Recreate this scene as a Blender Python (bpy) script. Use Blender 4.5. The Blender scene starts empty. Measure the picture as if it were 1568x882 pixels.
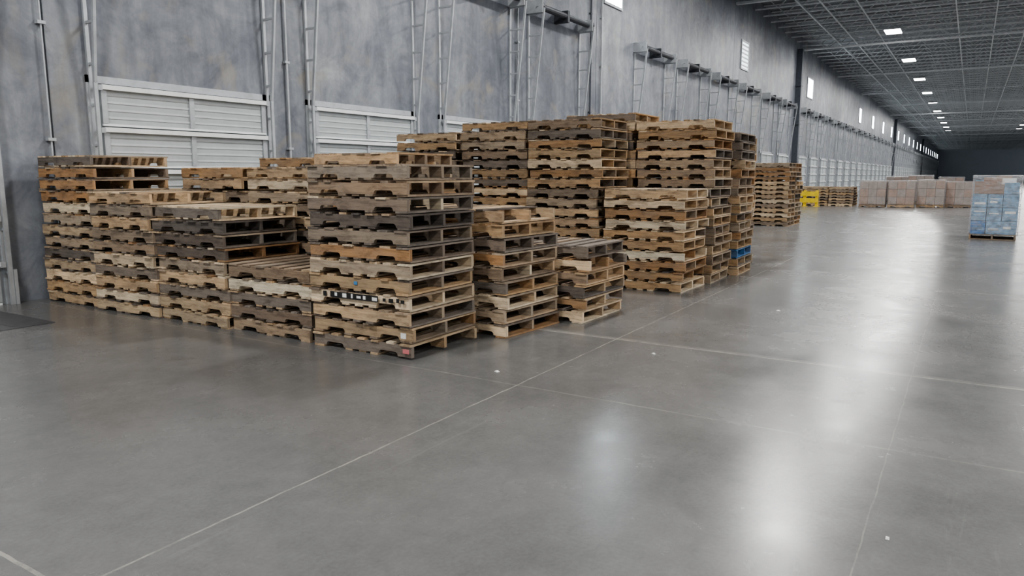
import bpy, math, random
from mathutils import Vector, Matrix
random.seed(11)
S = bpy.context.scene
COL = S.collection
YW = 10.55      # inner face of the dock wall
CEIL = 10.9

# ---------------------------------------------------------------- materials
def mat(name):
    m = bpy.data.materials.new(name); m.use_nodes = True
    nt = m.node_tree
    b = nt.nodes['Principled BSDF']
    return m, nt, b
def N(nt, t, **kw):
    n = nt.nodes.new(t)
    for k, v in kw.items(): setattr(n, k, v)
    return n
def L(nt, a, b): nt.links.new(a, b)
def noise(nt, vec, scale, detail=4, rough=.55, dist=0.):
    n = N(nt, 'ShaderNodeTexNoise'); n.inputs['Scale'].default_value = scale
    n.inputs['Detail'].default_value = detail; n.inputs['Roughness'].default_value = rough
    n.inputs['Distortion'].default_value = dist
    if vec is not None: L(nt, vec, n.inputs['Vector'])
    return n.outputs['Fac']
def ramp(nt, fac, stops):
    r = N(nt, 'ShaderNodeValToRGB'); L(nt, fac, r.inputs[0])
    e = r.color_ramp.elements
    while len(e) < len(stops): e.new(.5)
    for i, (p, c) in enumerate(stops):
        e[i].position = p; e[i].color = (c[0], c[1], c[2], 1) if not isinstance(c, (int, float)) else (c, c, c, 1)
    return r.outputs[0]
def mix(nt, fac, a, b, mode='MIX'):
    m = N(nt, 'ShaderNodeMix', data_type='RGBA', blend_type=mode)
    for sock, v in ((m.inputs[0], fac), (m.inputs[6], a), (m.inputs[7], b)):
        if isinstance(v, (int, float)): sock.default_value = v
        elif isinstance(v, tuple): sock.default_value = (v[0], v[1], v[2], 1)
        else: L(nt, v, sock)
    return m.outputs[2]
def mapping(nt, src, sc=(1, 1, 1)):
    m = N(nt, 'ShaderNodeMapping'); m.inputs['Scale'].default_value = sc
    L(nt, src, m.inputs[0]); return m.outputs[0]
def bump(nt, h, b, strength=.2, dist=.01):
    n = N(nt, 'ShaderNodeBump'); n.inputs['Strength'].default_value = strength
    n.inputs['Distance'].default_value = dist
    L(nt, h, n.inputs['Height']); L(nt, n.outputs[0], b.inputs['Normal'])
def math_(nt, op, a, b=None, c=None):
    m = N(nt, 'ShaderNodeMath', operation=op)
    for i, v in enumerate((a, b, c)):
        if v is None: continue
        if isinstance(v, (int, float)): m.inputs[i].default_value = v
        else: L(nt, v, m.inputs[i])
    return m.outputs[0]

def simple(name, col, rough=.5, metal=0., var=.12, scale=6.):
    m, nt, b = mat(name)
    tc = N(nt, 'ShaderNodeTexCoord').outputs['Object']
    f = noise(nt, tc, scale)
    d = tuple(c * (1 - var) for c in col); u = tuple(min(1, c * (1 + var)) for c in col)
    L(nt, ramp(nt, f, [(.3, d), (.7, u)]), b.inputs['Base Color'])
    b.inputs['Roughness'].default_value = rough; b.inputs['Metallic'].default_value = metal
    return m

# floor
mf, nt, b = mat('polished_concrete')
tc = N(nt, 'ShaderNodeTexCoord').outputs['Object']
n1 = noise(nt, tc, .3, 5, .6, .4); n2 = noise(nt, tc, 1.1, 7, .62, .3); n3 = noise(nt, tc, 45, 3, .6)
n5 = noise(nt, tc, 7, 7, .7, .3)
c = ramp(nt, n1, [(.25, (.124, .123, .123)), (.75, (.168, .167, .165))])
c = mix(nt, .5, c, ramp(nt, n2, [(.15, (.70, .70, .71)), (.5, (1., 1., 1.)), (.85, (1.28, 1.27, 1.25))]), 'MULTIPLY')
c = mix(nt, .5, c, ramp(nt, n5, [(.2, (.72, .72, .72)), (.8, (1.26, 1.26, 1.25))]), 'MULTIPLY')
c = mix(nt, .25, c, ramp(nt, n3, [(.35, (.75, .75, .75)), (.65, (1.15, 1.15, 1.15))]), 'MULTIPLY')
sc = noise(nt, mapping(nt, tc, (.5, 7, 1)), 1.4, 6, .7, .8)
c = mix(nt, math_(nt, 'MULTIPLY', ramp(nt, sc, [(.60, 0.), (.82, 1.)]), .2), c, (.36, .35, .33))
sx = N(nt, 'ShaderNodeSeparateXYZ'); L(nt, tc, sx.inputs[0])
wob = math_(nt, 'MULTIPLY', math_(nt, 'SUBTRACT', noise(nt, tc, 3, 3), .5), .03)
def line(coord, pos, w):
    d = math_(nt, 'ABSOLUTE', math_(nt, 'SUBTRACT', math_(nt, 'ADD', coord, wob), pos))
    return math_(nt, 'LESS_THAN', d, w)
def period(coord, pos, per, w):
    d = math_(nt, 'ABSOLUTE', math_(nt, 'SUBTRACT', math_(nt, 'PINGPONG', math_(nt, 'SUBTRACT', math_(nt, 'ADD', coord, wob), pos), per / 2), 0.))
    return math_(nt, 'LESS_THAN', d, w)
brk = ramp(nt, noise(nt, tc, 4, 5, .75), [(.36, .25), (.56, 1.)])
for m_ in (line(sx.outputs[1], 2.95, .007), period(sx.outputs[0], 1.4, 5.4, .010)):
    c = mix(nt, math_(nt, 'MULTIPLY', math_(nt, 'MULTIPLY', m_, brk), .55), c, (.41, .39, .34))
for m_ in (line(sx.outputs[0], 6.82, .05), line(sx.outputs[1], .3, .004), line(sx.outputs[1], -4.7, .01), line(sx.outputs[0], 4.85, .012)):
    c = mix(nt, math_(nt, 'MULTIPLY', math_(nt, 'MULTIPLY', m_, brk), .22), c, (.40, .38, .34))
L(nt, c, b.inputs['Base Color'])
L(nt, ramp(nt, n2, [(.2, .17), (.8, .33)]), b.inputs['Roughness'])
b.inputs['IOR'].default_value = 1.47
bump(nt, noise(nt, tc, 1.1, 2, .5), b, .05, .02)
M_FLOOR = mf

# wall concrete
mw, nt, b = mat('tilt_up_concrete')
tc = N(nt, 'ShaderNodeTexCoord').outputs['Object']
n1 = noise(nt, tc, .32, 7, .62, .8); n2 = noise(nt, tc, 1.4, 8, .7, .8)
n3 = noise(nt, mapping(nt, tc, (1.6, 1, .22)), 1.2, 6, .65, .4); n4 = noise(nt, tc, 9, 5, .7)
c = ramp(nt, n1, [(.3, (.130, .143, .176)), (.5, (.21, .224, .257)), (.7, (.31, .323, .343))])
c = mix(nt, .95, c, ramp(nt, n2, [(.3, (.58, .59, .63)), (.55, (1., 1., 1.)), (.75, (1.32, 1.3, 1.25))]), 'MULTIPLY')
c = mix(nt, .8, c, ramp(nt, n3, [(.32, (.62, .63, .67)), (.6, (1.12, 1.12, 1.1))]), 'MULTIPLY')
c = mix(nt, .3, c, ramp(nt, n4, [(.3, (.7, .7, .7)), (.65, (1.15, 1.15, 1.15))]), 'MULTIPLY')
st = ramp(nt, noise(nt, tc, .9, 5, .6, 1.), [(.56, 0.), (.72, 1.)])
c = mix(nt, math_(nt, 'MULTIPLY', st, .55), c, (.34, .30, .23))
L(nt, c, b.inputs['Base Color']); b.inputs['Roughness'].default_value = .42
bump(nt, n2, b, .15, .01)
M_WALL = mw

# wood with per-board colour attribute
mo, nt, b = mat('pallet_wood')
at = N(nt, 'ShaderNodeAttribute'); at.attribute_name = 'Col'
uv = N(nt, 'ShaderNodeUVMap'); uv.uv_map = 'UVMap'
g1 = noise(nt, mapping(nt, uv.outputs[0], (2.5, 45, 1)), 1., 6, .65, .3)
g2 = noise(nt, mapping(nt, uv.outputs[0], (4, 12, 1)), 1., 6, .75, .4)
c = mix(nt, .9, at.outputs['Color'], ramp(nt, g1, [(.28, (.55, .53, .51)), (.5, (1., 1., 1.)), (.75, (1.25, 1.24, 1.2))]), 'MULTIPLY')
c = mix(nt, math_(nt, 'MULTIPLY', ramp(nt, noise(nt, mapping(nt, uv.outputs[0], (1.5, 3, 1)), 1., 4, .6), [(.42, 0.), (.68, 1.)]), .45), c, (.23, .195, .16))
c = mix(nt, .9, c, ramp(nt, g2, [(.3, (.42, .39, .38)), (.52, (1., 1., 1.)), (.75, (1.2, 1.18, 1.14))]), 'MULTIPLY')
L(nt, c, b.inputs['Base Color']); b.inputs['Roughness'].default_value = .8
bump(nt, g1, b, .3, .003)
M_WOOD = mo

M_GALV = simple('galvanised_steel', (.48, .50, .52), .42, .35)
M_DOOR = simple('door_panel_white', (.44, .47, .48), .4, 0., .06)
M_STRUT = simple('door_strut', (.80, .82, .82), .35, 0., .05)
M_RIB = simple('door_panel_rib', (.56, .59, .60), .4, 0., .05)
M_DARKST = simple('spring_dark_steel', (.06, .065, .075), .5, .4)
M_SPOUT = simple('downspout_dark', (.07, .08, .10), .5)
M_SEAL = simple('joint_sealant', (.15, .16, .18), .8)
M_DECK = simple('roof_deck_steel', (.20, .215, .235), .6, 0., .15, .5)
M_JOIST = simple('joist_steel', (.62, .64, .66), .5, .1)
M_DARKWALL = simple('end_wall_dark', (.62, .66, .72), .8, 0., .1, .05)
M_YEL = simple('safety_yellow', (.75, .55, .03), .45)
M_CARD = simple('cardboard', (.31, .215, .165), .8, 0., .2, 4)
M_CARD2 = simple('cardboard_grey', (.29, .24, .21), .8, 0., .2, 4)
M_BLUE = simple('blue_carton', (.06, .18, .40), .6, 0., .6, 9)
M_BLUE2 = simple('pale_blue_carton', (.20, .33, .47), .6, 0., .5, 9)
M_WHITEP = simple('white_paper', (.8, .8, .78), .7)
M_LEVEL = simple('dock_plate_steel', (.11, .11, .115), .5, .3)
M_BLACK = simple('black_paint', (.02, .02, .02), .6)
M_PINK = simple('pink_paint', (.6, .2, .2), .6)
M_BPAINT = simple('blue_paint', (.08, .25, .5), .6)
def emis(name, col, s):
    m, nt, b = mat(name)
    tc = N(nt, 'ShaderNodeTexCoord').outputs['Object']
    L(nt, ramp(nt, noise(nt, tc, 2), [(0, tuple(x * .93 for x in col)), (1, col)]), b.inputs['Emission Color'])
    b.inputs['Base Color'].default_value = (*col, 1)
    b.inputs['Emission Strength'].default_value = s
    return m
M_WIN = emis('daylight_glass', (.85, .95, 1.), 12.)
M_WIN1 = emis('daylight_glass_clear', (.85, .95, 1.), 34.)
M_WIN2 = emis('daylight_glass_shaded', (.85, .95, 1.), 1.6)
M_LAMP = emis('lamp_lens', (1., .98, .95), 14.)
def film(name, lo, hi):
    m, nt, b = mat(name)
    tc = N(nt, 'ShaderNodeTexCoord').outputs['Object']
    nn = noise(nt, mapping(nt, tc, (2, 2, 9)), 2.5, 5, .7, 1.5)
    b.inputs['Base Color'].default_value = (.75, .75, .77, 1); b.inputs['Roughness'].default_value = .2
    L(nt, ramp(nt, nn, [(.35, lo), (.75, hi)]), b.inputs['Alpha'])
    bump(nt, nn, b, .6, .03)
    return m
M_FILM = film('stretch_film', .05, .3); M_FILM2 = film('stretch_film_thick', .04, .52)

# ---------------------------------------------------------------- mesh builder
class MB:
    def __init__(s): s.v = []; s.f = []; s.mi = []; s.col = []; s.uv = []
    def face(s, pts, m, col, uvs):
        i = len(s.v); s.v.extend(pts); s.f.append(tuple(range(i, i + len(pts))))
        s.mi.append(m); s.col.append(col); s.uv.append(uvs)
    def box(s, x0, y0, z0, x1, y1, z1, m=0, col=(1, 1, 1), M=None, axis=None):
        P = [(x0, y0, z0), (x1, y0, z0), (x1, y1, z0), (x0, y1, z0), (x0, y0, z1), (x1, y0, z1), (x1, y1, z1), (x0, y1, z1)]
        if axis is None:
            d = (x1 - x0, y1 - y0, z1 - z0); axis = d.index(max(d))
        o = random.random() * 50
        a = axis; bb, cc = [k for k in range(3) if k != a]
        for q in ((0, 3, 2, 1), (4, 5, 6, 7), (0, 1, 5, 4), (1, 2, 6, 5), (2, 3, 7, 6), (3, 0, 4, 7)):
            pts = [P[k] for k in q]
            uvs = [(p[a] + o, p[bb] + p[cc] * 1.0 + o) for p in pts]
            if M is not None: pts = [tuple(M @ Vector(p)) for p in pts]
            s.face(pts, m, col, uvs)
    def beam(s, p, q, w, h=None, m=0, col=(1, 1, 1)):
        h = h or w
        p = Vector(p); q = Vector(q); d = q - p; ln = d.length
        R = d.to_track_quat('X', 'Z').to_matrix().to_4x4(); R.translation = p
        s.box(0, -w / 2, -h / 2, ln, w / 2, h / 2, m, col, R, 0)
    def tube(s, p, q, r, n=10, m=0, col=(1, 1, 1)):
        p = Vector(p); q = Vector(q); d = q - p
        R = d.to_track_quat('Z', 'Y').to_matrix()
        a = [p + R @ Vector((r * math.cos(2 * math.pi * k / n), r * math.sin(2 * math.pi * k / n), 0)) for k in range(n)]
        c = [v + d for v in a]
        for k in range(n):
            l = (k + 1) % n
            s.face([tuple(a[k]), tuple(a[l]), tuple(c[l]), tuple(c[k])], m, col, [(0, 0)] * 4)
        s.face([tuple(v) for v in reversed(a)], m, col, [(0, 0)] * n)
        s.face([tuple(v) for v in c], m, col, [(0, 0)] * n)
    def extrude(s, poly, t0, t1, M, m=0, col=(1, 1, 1)):
        o = random.random() * 50; n = len(poly)
        A = [M @ Vector((t0, p[0], p[1])) for p in poly]; B = [M @ Vector((t1, p[0], p[1])) for p in poly]
        s.face([tuple(v) for v in reversed(A)], m, col, [(p[0] + o, p[1] + o) for p in reversed(poly)])
        s.face([tuple(v) for v in B], m, col, [(p[0] + o, p[1] + o + .3) for p in poly])
        for k in range(n):
            l = (k + 1) % n
            s.face([tuple(A[k]), tuple(A[l]), tuple(B[l]), tuple(B[k])], m, col,
                   [(poly[k][0] + o, 0 + o), (poly[l][0] + o, 0 + o), (poly[l][0] + o, .04 + o), (poly[k][0] + o, .04 + o)])
    def mesh(s, name, mats):
        me = bpy.data.meshes.new(name); me.from_pydata(s.v, [], s.f)
        for m in mats: me.materials.append(m)
        me.polygons.foreach_set('material_index', s.mi)
        ca = me.color_attributes.new('Col', 'FLOAT_COLOR', 'CORNER'); uvl = me.uv_layers.new(name='UVMap')
        cols = []; uvs = []
        for c, u in zip(s.col, s.uv):
            for w in u: cols.extend((c[0], c[1], c[2], 1)); uvs.extend(w)
        ca.data.foreach_set('color', cols); uvl.data.foreach_set('uv', uvs)
        me.update(); return me
    def obj(s, name, mats, loc=(0, 0, 0), rz=0):
        o = bpy.data.objects.new(name, s.mesh(name, mats)); COL.objects.link(o)
        o.location = loc; o.rotation_euler[2] = rz; return o

# ---------------------------------------------------------------- room
X0, X1, YR = -16., 300., -26.
r = MB(); r.box(X0, YR, -.2, X1, YW + .3, 0); r.obj('floor', [M_FLOOR])
r = MB(); r.box(X0, YR, CEIL, X1, YW + .3, CEIL + .2); r.obj('ceiling', [M_DECK])
r = MB(); r.box(X1, YR, 0, X1 + .3, YW + .3, CEIL); r.obj('wall_end', [M_DARKWALL])
r = MB()
joints = [X0, 5.35, 22.2, 38., 53.2, 69, 85, 101, 117, 133, 149, 165, 181, 197, 213, 229, 245, 261, 277, X1]
for a, bq in zip(joints[:-1], joints[1:]):
    r.box(a + .012, YW, 0, bq - .012, YW + .25, CEIL, 0)
    r.box(bq - .012, YW + .02, 0, bq + .012, YW + .25, CEIL, 1)
r.obj('wall_left', [M_WALL, M_SEAL])

# downspouts / conduits
for i, xx in enumerate([53.3, 126.2, 198.2]):
    r = MB(); r.box(-.2, -.36, 0, .2, -.01, 9.9)
    for z in (2.5, 5, 7.5): r.box(-.26, -.38, z, .26, -.005, z + .08)
    r.obj('downspout', [M_SPOUT], (xx, YW, 0))
def conduit(xx, z1, rad=.022, m=M_GALV):
    r = MB(); r.tube((0, -.05, 0), (0, -.05, z1), rad)
    z = .6
    while z < z1: r.box(-.05, -.08, z, .05, -.002, z + .04); z += 1.5
    r.obj('wall_conduit', [m], (xx, YW, 0))
conduit(9.4, CEIL - .1); conduit(17.3, CEIL - .1); conduit(21.7, CEIL - .1, .03, M_SPOUT); conduit(22.5, CEIL - .1, .03)
conduit(5.3, 6., .012)

# ceiling joists (one mesh, instanced)
YJ = YW - .03
r = MB(); yy = YR; zt = CEIL - .03; zb = CEIL - .62
r.box(-.06, YR, zt - .05, .06, YJ, zt); r.box(-.06, YR, zb, .06, YJ, zb + .06)
k = 0; st = .62
while yy + st < YJ:
    a = (0, yy, zb + .03 if k % 2 else zt - .02); c2 = (0, yy + st, zt - .02 if k % 2 else zb + .03)
    r.beam(a, c2, .045, .045); yy += st; k += 1
jm = r.mesh('bar_joist', [M_JOIST])
x = 0.9
while x < X1 - 1:
    o = bpy.data.objects.new('bar_joist', jm); COL.objects.link(o); o.location = (x, 0, 0)
    x += 1.85 if x < 120 else 3.7
r = MB()
for yy in (8.2, 7.2, 5.6, 1.4, -.4, -2., -6., -8., -10, -14, -18, -22):
    r.box(X0, yy - .03, CEIL - .67, X1 - .05, yy + .03, CEIL - .62)
r.obj('joist_bridging', [M_JOIST])
r = MB()
for xx in range(-10, 300, 16):
    r.box(xx - .12, YR, CEIL - 1.0, xx + .12, YJ, CEIL - .9)
    y_ = YR; q = 0
    while y_ + 1.2 < YJ:
        r.beam((xx, y_, CEIL - .95 if q % 2 else CEIL - .1), (xx, y_ + 1.2, CEIL - .1 if q % 2 else CEIL - .95), .07); y_ += 1.2; q += 1
r.obj('roof_girder', [M_JOIST])

# high bay lamps
hb = MB(); hb.box(-.8, -.45, .03, .8, .45, .13, 0); hb.box(-.77, -.42, .0, .77, .42, .03, 1)
hb.beam((-.4, 0, .13), (-.4, 0, .75), .02); hb.beam((.4, 0, .13), (.4, 0, .75), .02)
hbm = hb.mesh('high_bay_lamp', [M_GALV, M_LAMP])
ld = bpy.data.lights.new('high_bay_light', 'AREA'); ld.shape = 'RECTANGLE'; ld.size = 1.5; ld.size_y = .8
ld.energy = 780; ld.color = (1., .985, .96)
for row in (4.7, -6.6, -17.5):
    x = 50.7 - 13 * 5
    while x < 172:
        o = bpy.data.objects.new('high_bay_lamp', hbm); COL.objects.link(o); o.location = (x, row, 10.05)
        l = bpy.data.objects.new('lamp_light', ld); COL.objects.link(l); l.parent = o; l.location = (0, 0, -.02)
        x += 13

# windows
def window(n, xc, w, z0, z1, m):
    r = MB()
    r.box(-w / 2 - .08, -.05, z0 - .08, w / 2 + .08, -.001, z0); r.box(-w / 2 - .08, -.05, z1, w / 2 + .08, -.001, z1 + .08)
    r.box(-w / 2 - .08, -.05, z0, -w / 2, -.001, z1); r.box(w / 2, -.05, z0, w / 2 + .08, -.001, z1)
    r.box(-w / 2, -.02, z0, w / 2, -.001, z1, 1)
    if m is M_WIN2:
        z = z0 + .1
        while z < z1: r.box(-w / 2, -.045, z, w / 2, -.02, z + .07); z += .2
    r.obj('window_%d' % n, [M_GALV, m], (xc, YW, 0))
wins = [(23.4, 1.3, 7.2, 8.5, M_WIN1), (40., 1.3, 7.1, 8.4, M_WIN2), (58.2, 2., 7.2, 8.5, M_WIN)]
x = 86.5
while x < 290: wins.append((x, 1.8, 7.1, 8.5, M_WIN)); x += 11.8
for i, w_ in enumerate(wins): window(i + 1, *w_)

# dock doors
def doormesh(w=2.85, h=2.92, full=True):
    r = MB()  # mats: 0 panel 1 strut 2 galv 3 dark 4 rib
    ns = 5; sh = h / ns
    r.box(0, -.06, 0, w, -.03, h, 0)
    for i in range(ns):
        z = i * sh
        for kz in (.18, .36, .54, .72):
            r.box(.09, -.068, z + sh * kz, w - .09, -.06, z + sh * kz + .03, 4)
        r.box(0, -.085, z + .0, w, -.06, z + .03, 1)
        r.box(0, -.13, z + sh - .085, w, -.06, z + sh - .02, 1)
        r.box(0, -.064, z + sh - .018, w, -.06, z + sh - .004, 3)
        for xx in (0, w / 2 - .04, w - .08):
            r.box(xx, -.09, z + .035, xx + .08, -.06, z + sh - .085, 2)
        for xx in (-.06, w + .0): r.box(xx, -.14, z + sh - .1, xx + .06, -.08, z + sh - .03, 2)
    r.box(-.16, -.03, 0, 0, -.002, h + .1, 2); r.box(w, -.03, 0, w + .16, -.002, h + .1, 2)
    r.box(-.16, -.03, h, w + .16, -.002, h + .1, 2)
    zt = 6.05
    for xx in (-.1, w + .1):
        r.box(xx - .025, -.045, 0, xx + .025, -.002, zt, 2)
        r.beam((xx, -.14, 0), (xx, -.14, h), .04, .05, 2)
        r.beam((xx, -.14, h), (xx, -.5, zt), .04, .05, 2)
        z = .4
        while z < zt:
            yo = -.14 if z < h else -.14 - .36 * (z - h) / (zt - h)
            r.box(xx - .018, yo, z, xx + .018, -.03, z + .035, 2)
            z += .55 if full else 1.1
        r.tube((xx - .05, -.36, zt + .05), (xx + .06, -.36, zt + .05), .14, 12, 3)
        r.box(xx - .08, -.5, zt - .12, xx - .05, -.002, zt + .2, 2)
    r.tube((-.25, -.36, zt + .05), (w + .25, -.36, zt + .05), .02, 8, 2)
    r.tube((.05, -.36, zt + .05), (w * .48, -.36, zt + .05), .085, 12, 3)
    r.tube((w * .52, -.36, zt + .05), (w - .05, -.36, zt + .05), .085, 12, 3)
    r.box(w / 2 - .06, -.45, zt - .12, w / 2 + .06, -.002, zt + .2, 3)
    for xx in (-.17, w + .13): r.box(xx, -.17, 0, xx + .04, -.14, .45, 2)
    return r.mesh('dock_door', [M_DOOR, M_STRUT, M_GALV, M_DARKST, M_RIB])
dm = doormesh(); dm2 = doormesh(full=False)
dx = [-2.4, 1.65, 6., 10., 14., 18., 25.4, 29.9, 34.4, 39., 44.2, 48.6]
x = 55.
while x < 290:
    dx.append(x); x += 4.5
for i, xx in enumerate(dx):
    o = bpy.data.objects.new('door_%d' % (i + 1), dm if xx < 60 else dm2); COL.objects.link(o); o.location = (xx, YW, 0)
# dock leveller plates in the floor
for xx in (-2., 2.2):
    r = MB(); r.box(0, -1.85, .0, 2.05, -.25, .008); r.box(.0, -.25, 0, 2.05, -.22, .02)
    for k in range(6): r.box(.15 + k * .3, -1.75, .008, .2 + k * .3, -.35, .011)
    r.obj('dock_leveler', [M_LEVEL], (xx, YW, 0))

# ---------------------------------------------------------------- pallets
PH = .146
TONES = [(.55, .40, .25), (.44, .30, .17), (.39, .30, .21), (.28, .215, .155), (.20, .165, .135), (.12, .10, .086), (.67, .54, .38), (.37, .22, .11)]
WTS = [5, 4, 4.5, 4, 3.3, 1.8, 4, 2.5]
def jit(c, a=.12):
    k = 1 + random.uniform(-a, a); w = random.uniform(-.06, .06)
    return (c[0] * k * (1 + w), c[1] * k, c[2] * k * (1 - w))
def stringer(Ln, hs, z0):
    n0, n1, d = .16, .39, .036
    P = [(0, 0), (n0, 0), (n0 + .008, .024), (n0 + .026, d), (n1 - .026, d), (n1 - .008, .024), (n1, 0),
         (Ln - n1, 0), (Ln - n1 + .008, .024), (Ln - n1 + .026, d), (Ln - n0 - .026, d), (Ln - n0 - .008, .024), (Ln - n0, 0), (Ln, 0), (Ln, hs), (0, hs)]
    return [(a, z0 + b_) for a, b_ in P]
def pallet(r, M, tone, blue=False):
    W, Ln = 1.016, 1.219; tb = .018; hs = .102
    pt = TONES[tone]
    if blue: pt = (.05, .16, .34)
    sc_ = jit(pt, .1)
    for k, xx in enumerate((0, W / 2 - .019, W - .038)):
        sc2 = jit(random.choices(TONES, WTS)[0], .1) if (random.random() < .45 and not blue) else jit(sc_, .15)
        Mx = M @ Matrix.Translation((random.uniform(-.004, .004), random.uniform(-.01, .01), 0))
        r.extrude(stringer(Ln, hs, tb), xx, xx + .038, Mx, 0, sc2)
    ws = [.135, .09, .09, .09, .09, .09, .135] if random.random() < .6 else [.14, .125, .125, .125, .125, .14]
    gap = (Ln - sum(ws)) / (len(ws) - 1); y = 0
    for w in ws:
        if not (random.random() < .02):
            c = jit(random.choices(TONES, WTS)[0], .12) if (random.random() < .45 and not blue) else jit(pt, .22)
            a = random.uniform(-.012, .012); e = random.uniform(-.018, .018)
            r.box(-.004 + e, y, tb + hs, W + .004 + e, y + w, tb + hs + tb, 0, c, M @ Matrix.Rotation(a, 4, 'Z'))
        y += w + gap
    for y, w in ((0, .13), (.40, .09), (.565, .09), (.73, .09), (Ln - .13, .13)):
        if random.random() < .06: continue
        c = jit(pt, .22); e = random.uniform(-.018, .018)
        r.box(e, y, 0, W + e, y + w, tb, 0, c, M @ Matrix.Rotation(random.uniform(-.008, .008), 4, 'Z'))
def stack(x, y, n, rz=0., B=False, tones=None, blue=(), name='pallet_stack', j=.032):
    r = MB(); cx, cy = .508, .61
    lx, ly = 0., 0.
    for k in range(n):
        t = random.choices(range(8), WTS)[0]
        if tones and k in tones: t = tones[k]
        lx = lx * .6 + random.uniform(-j, j); ly = ly * .6 + random.uniform(-j, j)
        a = random.gauss(0, .018) + (math.pi if random.random() < .5 else 0)
        M = Matrix.Translation((lx + cx, ly + cy, k * PH)) @ Matrix.Rotation(a, 4, 'Z') @ Matrix.Translation((-cx, -cy, 0))
        pallet(r, M, t, k in blue)
    if B:
        T = Matrix.Translation((1.219, 0, 0)) @ Matrix.Rotation(math.pi / 2, 4, 'Z')
        r.v = [tuple(T @ Vector(v)) for v in r.v]
    return r.obj(name, [M_WOOD, M_BLACK, M_WHITEP, M_PINK, M_BPAINT], (x, y, 0.001), rz), r

# front row
s1, _ = stack(5.02, 4.17, 12, 0, tones={0: 0, 1: 3, 2: 4, 3: 6, 4: 1, 5: 6, 6: 4, 7: 4, 8: 5, 9: 4, 10: 3, 11: 3}, j=.016)
stack(5.05, 5.45, 5, .01, tones={4: 3, 3: 6, 2: 0, 1: 4, 0: 2}, j=.02)
stack(5.03, 6.69, 9, -.01, tones={8: 6, 7: 5, 6: 4, 5: 7, 4: 6, 3: 2}, j=.02)
stack(4.98, 7.91, 10, .012, tones={0: 5, 1: 4, 9: 0, 8: 4, 6: 3, 5: 4, 3: 6}, j=.02)
stack(5.02, 9.12, 13, 0, tones={12: 6, 11: 4, 10: 3, 8: 6}, j=.02)
# second rows
stack(6.22, 3.93, 9, -.06, tones={8: 0, 7: 1, 5: 2, 4: 3}, j=.025)
stack(6.16, 5.22, 13); stack(6.15, 6.48, 12, tones={11: 0}); stack(6.15, 7.74, 12, tones={11: 1}); stack(6.15, 9.0, 10)
stack(7.32, 3.55, 6, .0, tones={5: 4, 3: 0})
stack(7.3, 6.35, 13, .01); stack(7.3, 7.6, 13, tones={12: 1}); stack(7.3, 8.86, 12)
# tall group
stack(9.96, 3.34, 10, 0, tones={9: 6, 8: 0, 5: 6, 4: 1, 0: 6})
stack(9.98, 4.62, 17, .0, tones={16: 3, 15: 4, 14: 6, 12: 6}); stack(9.98, 5.88, 17, .01, tones={16: 4}); stack(9.8, 7.12, 16, .0, tones={15: 2, 13: 4})
stack(11.1, 3.3, 17, 0, tones={16: 0, 15: 1, 13: 4}); stack(11.1, 4.58, 18, tones={17: 6}); stack(11.1, 5.84, 17)
stack(12.24, 3.2, 16, .03, blue=(2,), tones={15: 5, 14: 4, 13: 4}); stack(12.24, 4.5, 17); stack(13.4, 3.5, 16)
# far stacks
stack(25., 5.0, 14); stack(25.0, 6.28, 13); stack(26.15, 5.0, 14); stack(26.15, 6.28, 14)
for k in range(3): stack(43.2 + .1 * k, 5.3 + 1.3 * k, 7 - (k == 2))
for k in range(3): stack(44.5, 5.4 + 1.3 * k, 7)

# paint marks / labels on the near stack, parented to it
r = MB()
def lab(y0, y1, z0, z1, m): r.box(-.004, y0, z0, 0, y1, z1, m, (1, 1, 1))
z3 = 3 * PH + .02
r.box(-.003, .35, z3 + .044, 0, .95, z3 + .1, 1)
for (a, w_, m) in ((.04, .04, 1), (.10, .03, 1), (.17, .05, 1), (.26, .03, 1), (.36, .06, 2), (.5, .03, 2), (.56, .05, 2), (.66, .02, 2), (.74, .05, 2), (.86, .03, 2), (1.0, .04, 1)):
    r.box(-.006, a, z3 + .048 + (a * 37 % 1) * .015, 0, a + w_, z3 + .096 - (a * 91 % 1) * .015, m)
lab(.03, .09, PH * 1 + .05, PH * 1 + .10, 2)
lab(.60, .64, PH * 4 + .06, PH * 4 + .09, 4)
lab(.0, .07, .06, .10, 3)
o = r.obj('paint_marks', [M_WOOD, M_BLACK, M_WHITEP, M_PINK, M_BPAINT]); o.parent = s1; o.location = (-.024, 0, 0)

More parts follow.
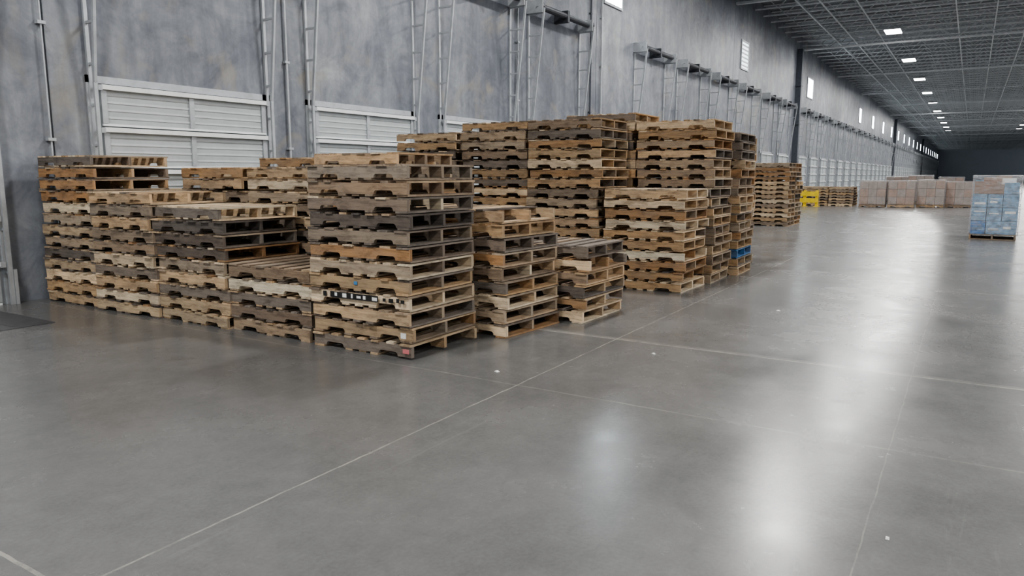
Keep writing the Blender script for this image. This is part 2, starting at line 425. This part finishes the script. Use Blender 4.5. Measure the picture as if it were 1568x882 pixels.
# ---------------------------------------------------------------- wrapped pallet loads
def film_shell(x0, y0, z0, x1, y1, z1, name, m):
    import bmesh
    bm = bmesh.new()
    bmesh.ops.create_cube(bm, size=1)
    bmesh.ops.subdivide_edges(bm, edges=bm.edges[:], cuts=9, use_grid_fill=True)
    for v in bm.verts:
        p = v.co; v.co = Vector((x0 + (p.x + .5) * (x1 - x0), y0 + (p.y + .5) * (y1 - y0), z0 + (p.z + .5) * (z1 - z0)))
        v.co += Vector((random.uniform(-.014, .014), random.uniform(-.014, .014), random.uniform(-.012, .012)))
    me = bpy.data.meshes.new(name); bm.to_mesh(me); bm.free(); me.materials.append(m)
    for p in me.polygons: p.use_smooth = True
    o = bpy.data.objects.new(name, me); COL.objects.link(o); return o
def load(x, y, n, hgt, rz=0, mats=(M_CARD, M_CARD2), name='wrapped_pallet_load', nx=3, ny=3, top=False):
    e = bpy.data.objects.new(name, None); COL.objects.link(e)
    e.location = (x, y, 0.001); e.rotation_euler[2] = rz
    r = MB(); pallet(r, Matrix.Identity(4), 3); o = r.obj('pallet', [M_WOOD]); o.parent = e
    r = MB(); W, D_ = 1.0, 1.2; bz = .143; bh = (hgt - bz) / n
    for k in range(n):
        for i in range(nx):
            for j_ in range(ny):
                g_ = .006; jx = random.uniform(-.012, .012)
                mm = random.choice((0, 1, 1)) if not (top and k == n - 1) else random.choice((3, 2, 1))
                bx = (i * W / nx + g_ + jx, j_ * D_ / ny + g_, bz + k * bh, (i + 1) * W / nx - g_ + jx, (j_ + 1) * D_ / ny - g_, bz + (k + 1) * bh - .012 - (random.uniform(0, .12) if top and k == n - 1 else 0))
                r.box(*bx, mm, (1, 1, 1))
                if top and k < n - 1:  # printed bands / labels on the cartons
                    for _ in range(2):
                        zz = bx[2] + bh * random.uniform(.1, .7); q = random.uniform(.02, .12)
                        r.box(bx[0] + q, bx[1] - .003, zz, bx[3] - .05, bx[4] + .003, zz + random.uniform(.02, .07), random.choice((2, 4)))
                        r.box(bx[0] - .003, bx[1] + q, zz, bx[3] + .003, bx[4] - .05, zz + .04, random.choice((2, 4, 5)))
    if top:
        r.box(.2, .3, hgt - .13, .55, .65, hgt + .1, 3); r.box(.5, .7, hgt - .13, .8, 1.0, hgt + .07, 3); r.box(.1, .85, hgt - .13, .4, 1.1, hgt + .05, 2)
    o = r.obj('cartons', [mats[0], mats[1], M_WHITEP, M_CARD, M_BLUE2, M_PINK]); o.parent = e
    f_ = film_shell(-.035, -.035, .1, 1.035, 1.235, hgt + (.04 if not top else .12), 'stretch_wrap', M_FILM2 if top else M_FILM); f_.parent = e
    return e
load(23.8, -1.1, 4, 1.52, math.pi / 2 - .04, (M_BLUE, M_BLUE2), top=True)
load(42.6, 3.75, 3, 1.35); load(43.1, 2.45, 3, 1.33, .02); load(43.7, 1.15, 3, 1.38); load(44.4, -.1, 3, 1.3)
load(48., 1.9, 4, 1.6); load(48.5, .4, 4, 1.5); load(50., 3.2, 4, 1.55)

# yellow guard rail
r = MB()
for yy in (0, .6, 1.2): r.box(-.07, yy - .07, 0, .07, yy + .07, .85); r.box(-.15, yy - .15, 0, .15, yy + .15, .02)
for z in (.2, .55): r.box(-.11, -.05, z, -.06, 1.25, z + .24)
r.obj('yellow_guard_rail', [M_YEL], (41.8, 6.9, 0))

# paper scraps
for (xx, yy, s_) in ((5.1, 3.3, .022), (3.6, .2, .012), (6.4, 2.4, .018), (9.3, 1.9, .02)):
    r = MB(); r.box(-s_, -s_ * .7, .001, s_, s_ * .7, .004, 0, (1, 1, 1), Matrix.Rotation(xx * 7, 4, 'Z')); r.box(-s_ * .6, -s_ * .5, .004, s_ * .5, s_ * .4, .01, 0, (1, 1, 1), Matrix.Rotation(xx * 3, 4, 'Z'))
    r.obj('paper_scrap', [M_WHITEP], (xx, yy, 0))

# ---------------------------------------------------------------- world + camera
w = bpy.data.worlds.new('World'); S.world = w; w.use_nodes = True
bg = w.node_tree.nodes['Background']; bg.inputs[0].default_value = (.85, .92, 1., 1); bg.inputs[1].default_value = .4
try: S.view_settings.look = 'AgX - Medium High Contrast'
except Exception: pass
cd = bpy.data.cameras.new('camera'); cam = bpy.data.objects.new('camera', cd); COL.objects.link(cam); S.camera = cam
cd.sensor_width = 36; cd.lens = 1129 / 1568 * 36; cd.clip_end = 600; cd.clip_start = .05
cam.location = (0, 0, 1.65)
cam.rotation_euler = (math.radians(90) - math.atan(173 / 1129), 0, math.radians(31.7 - 90))
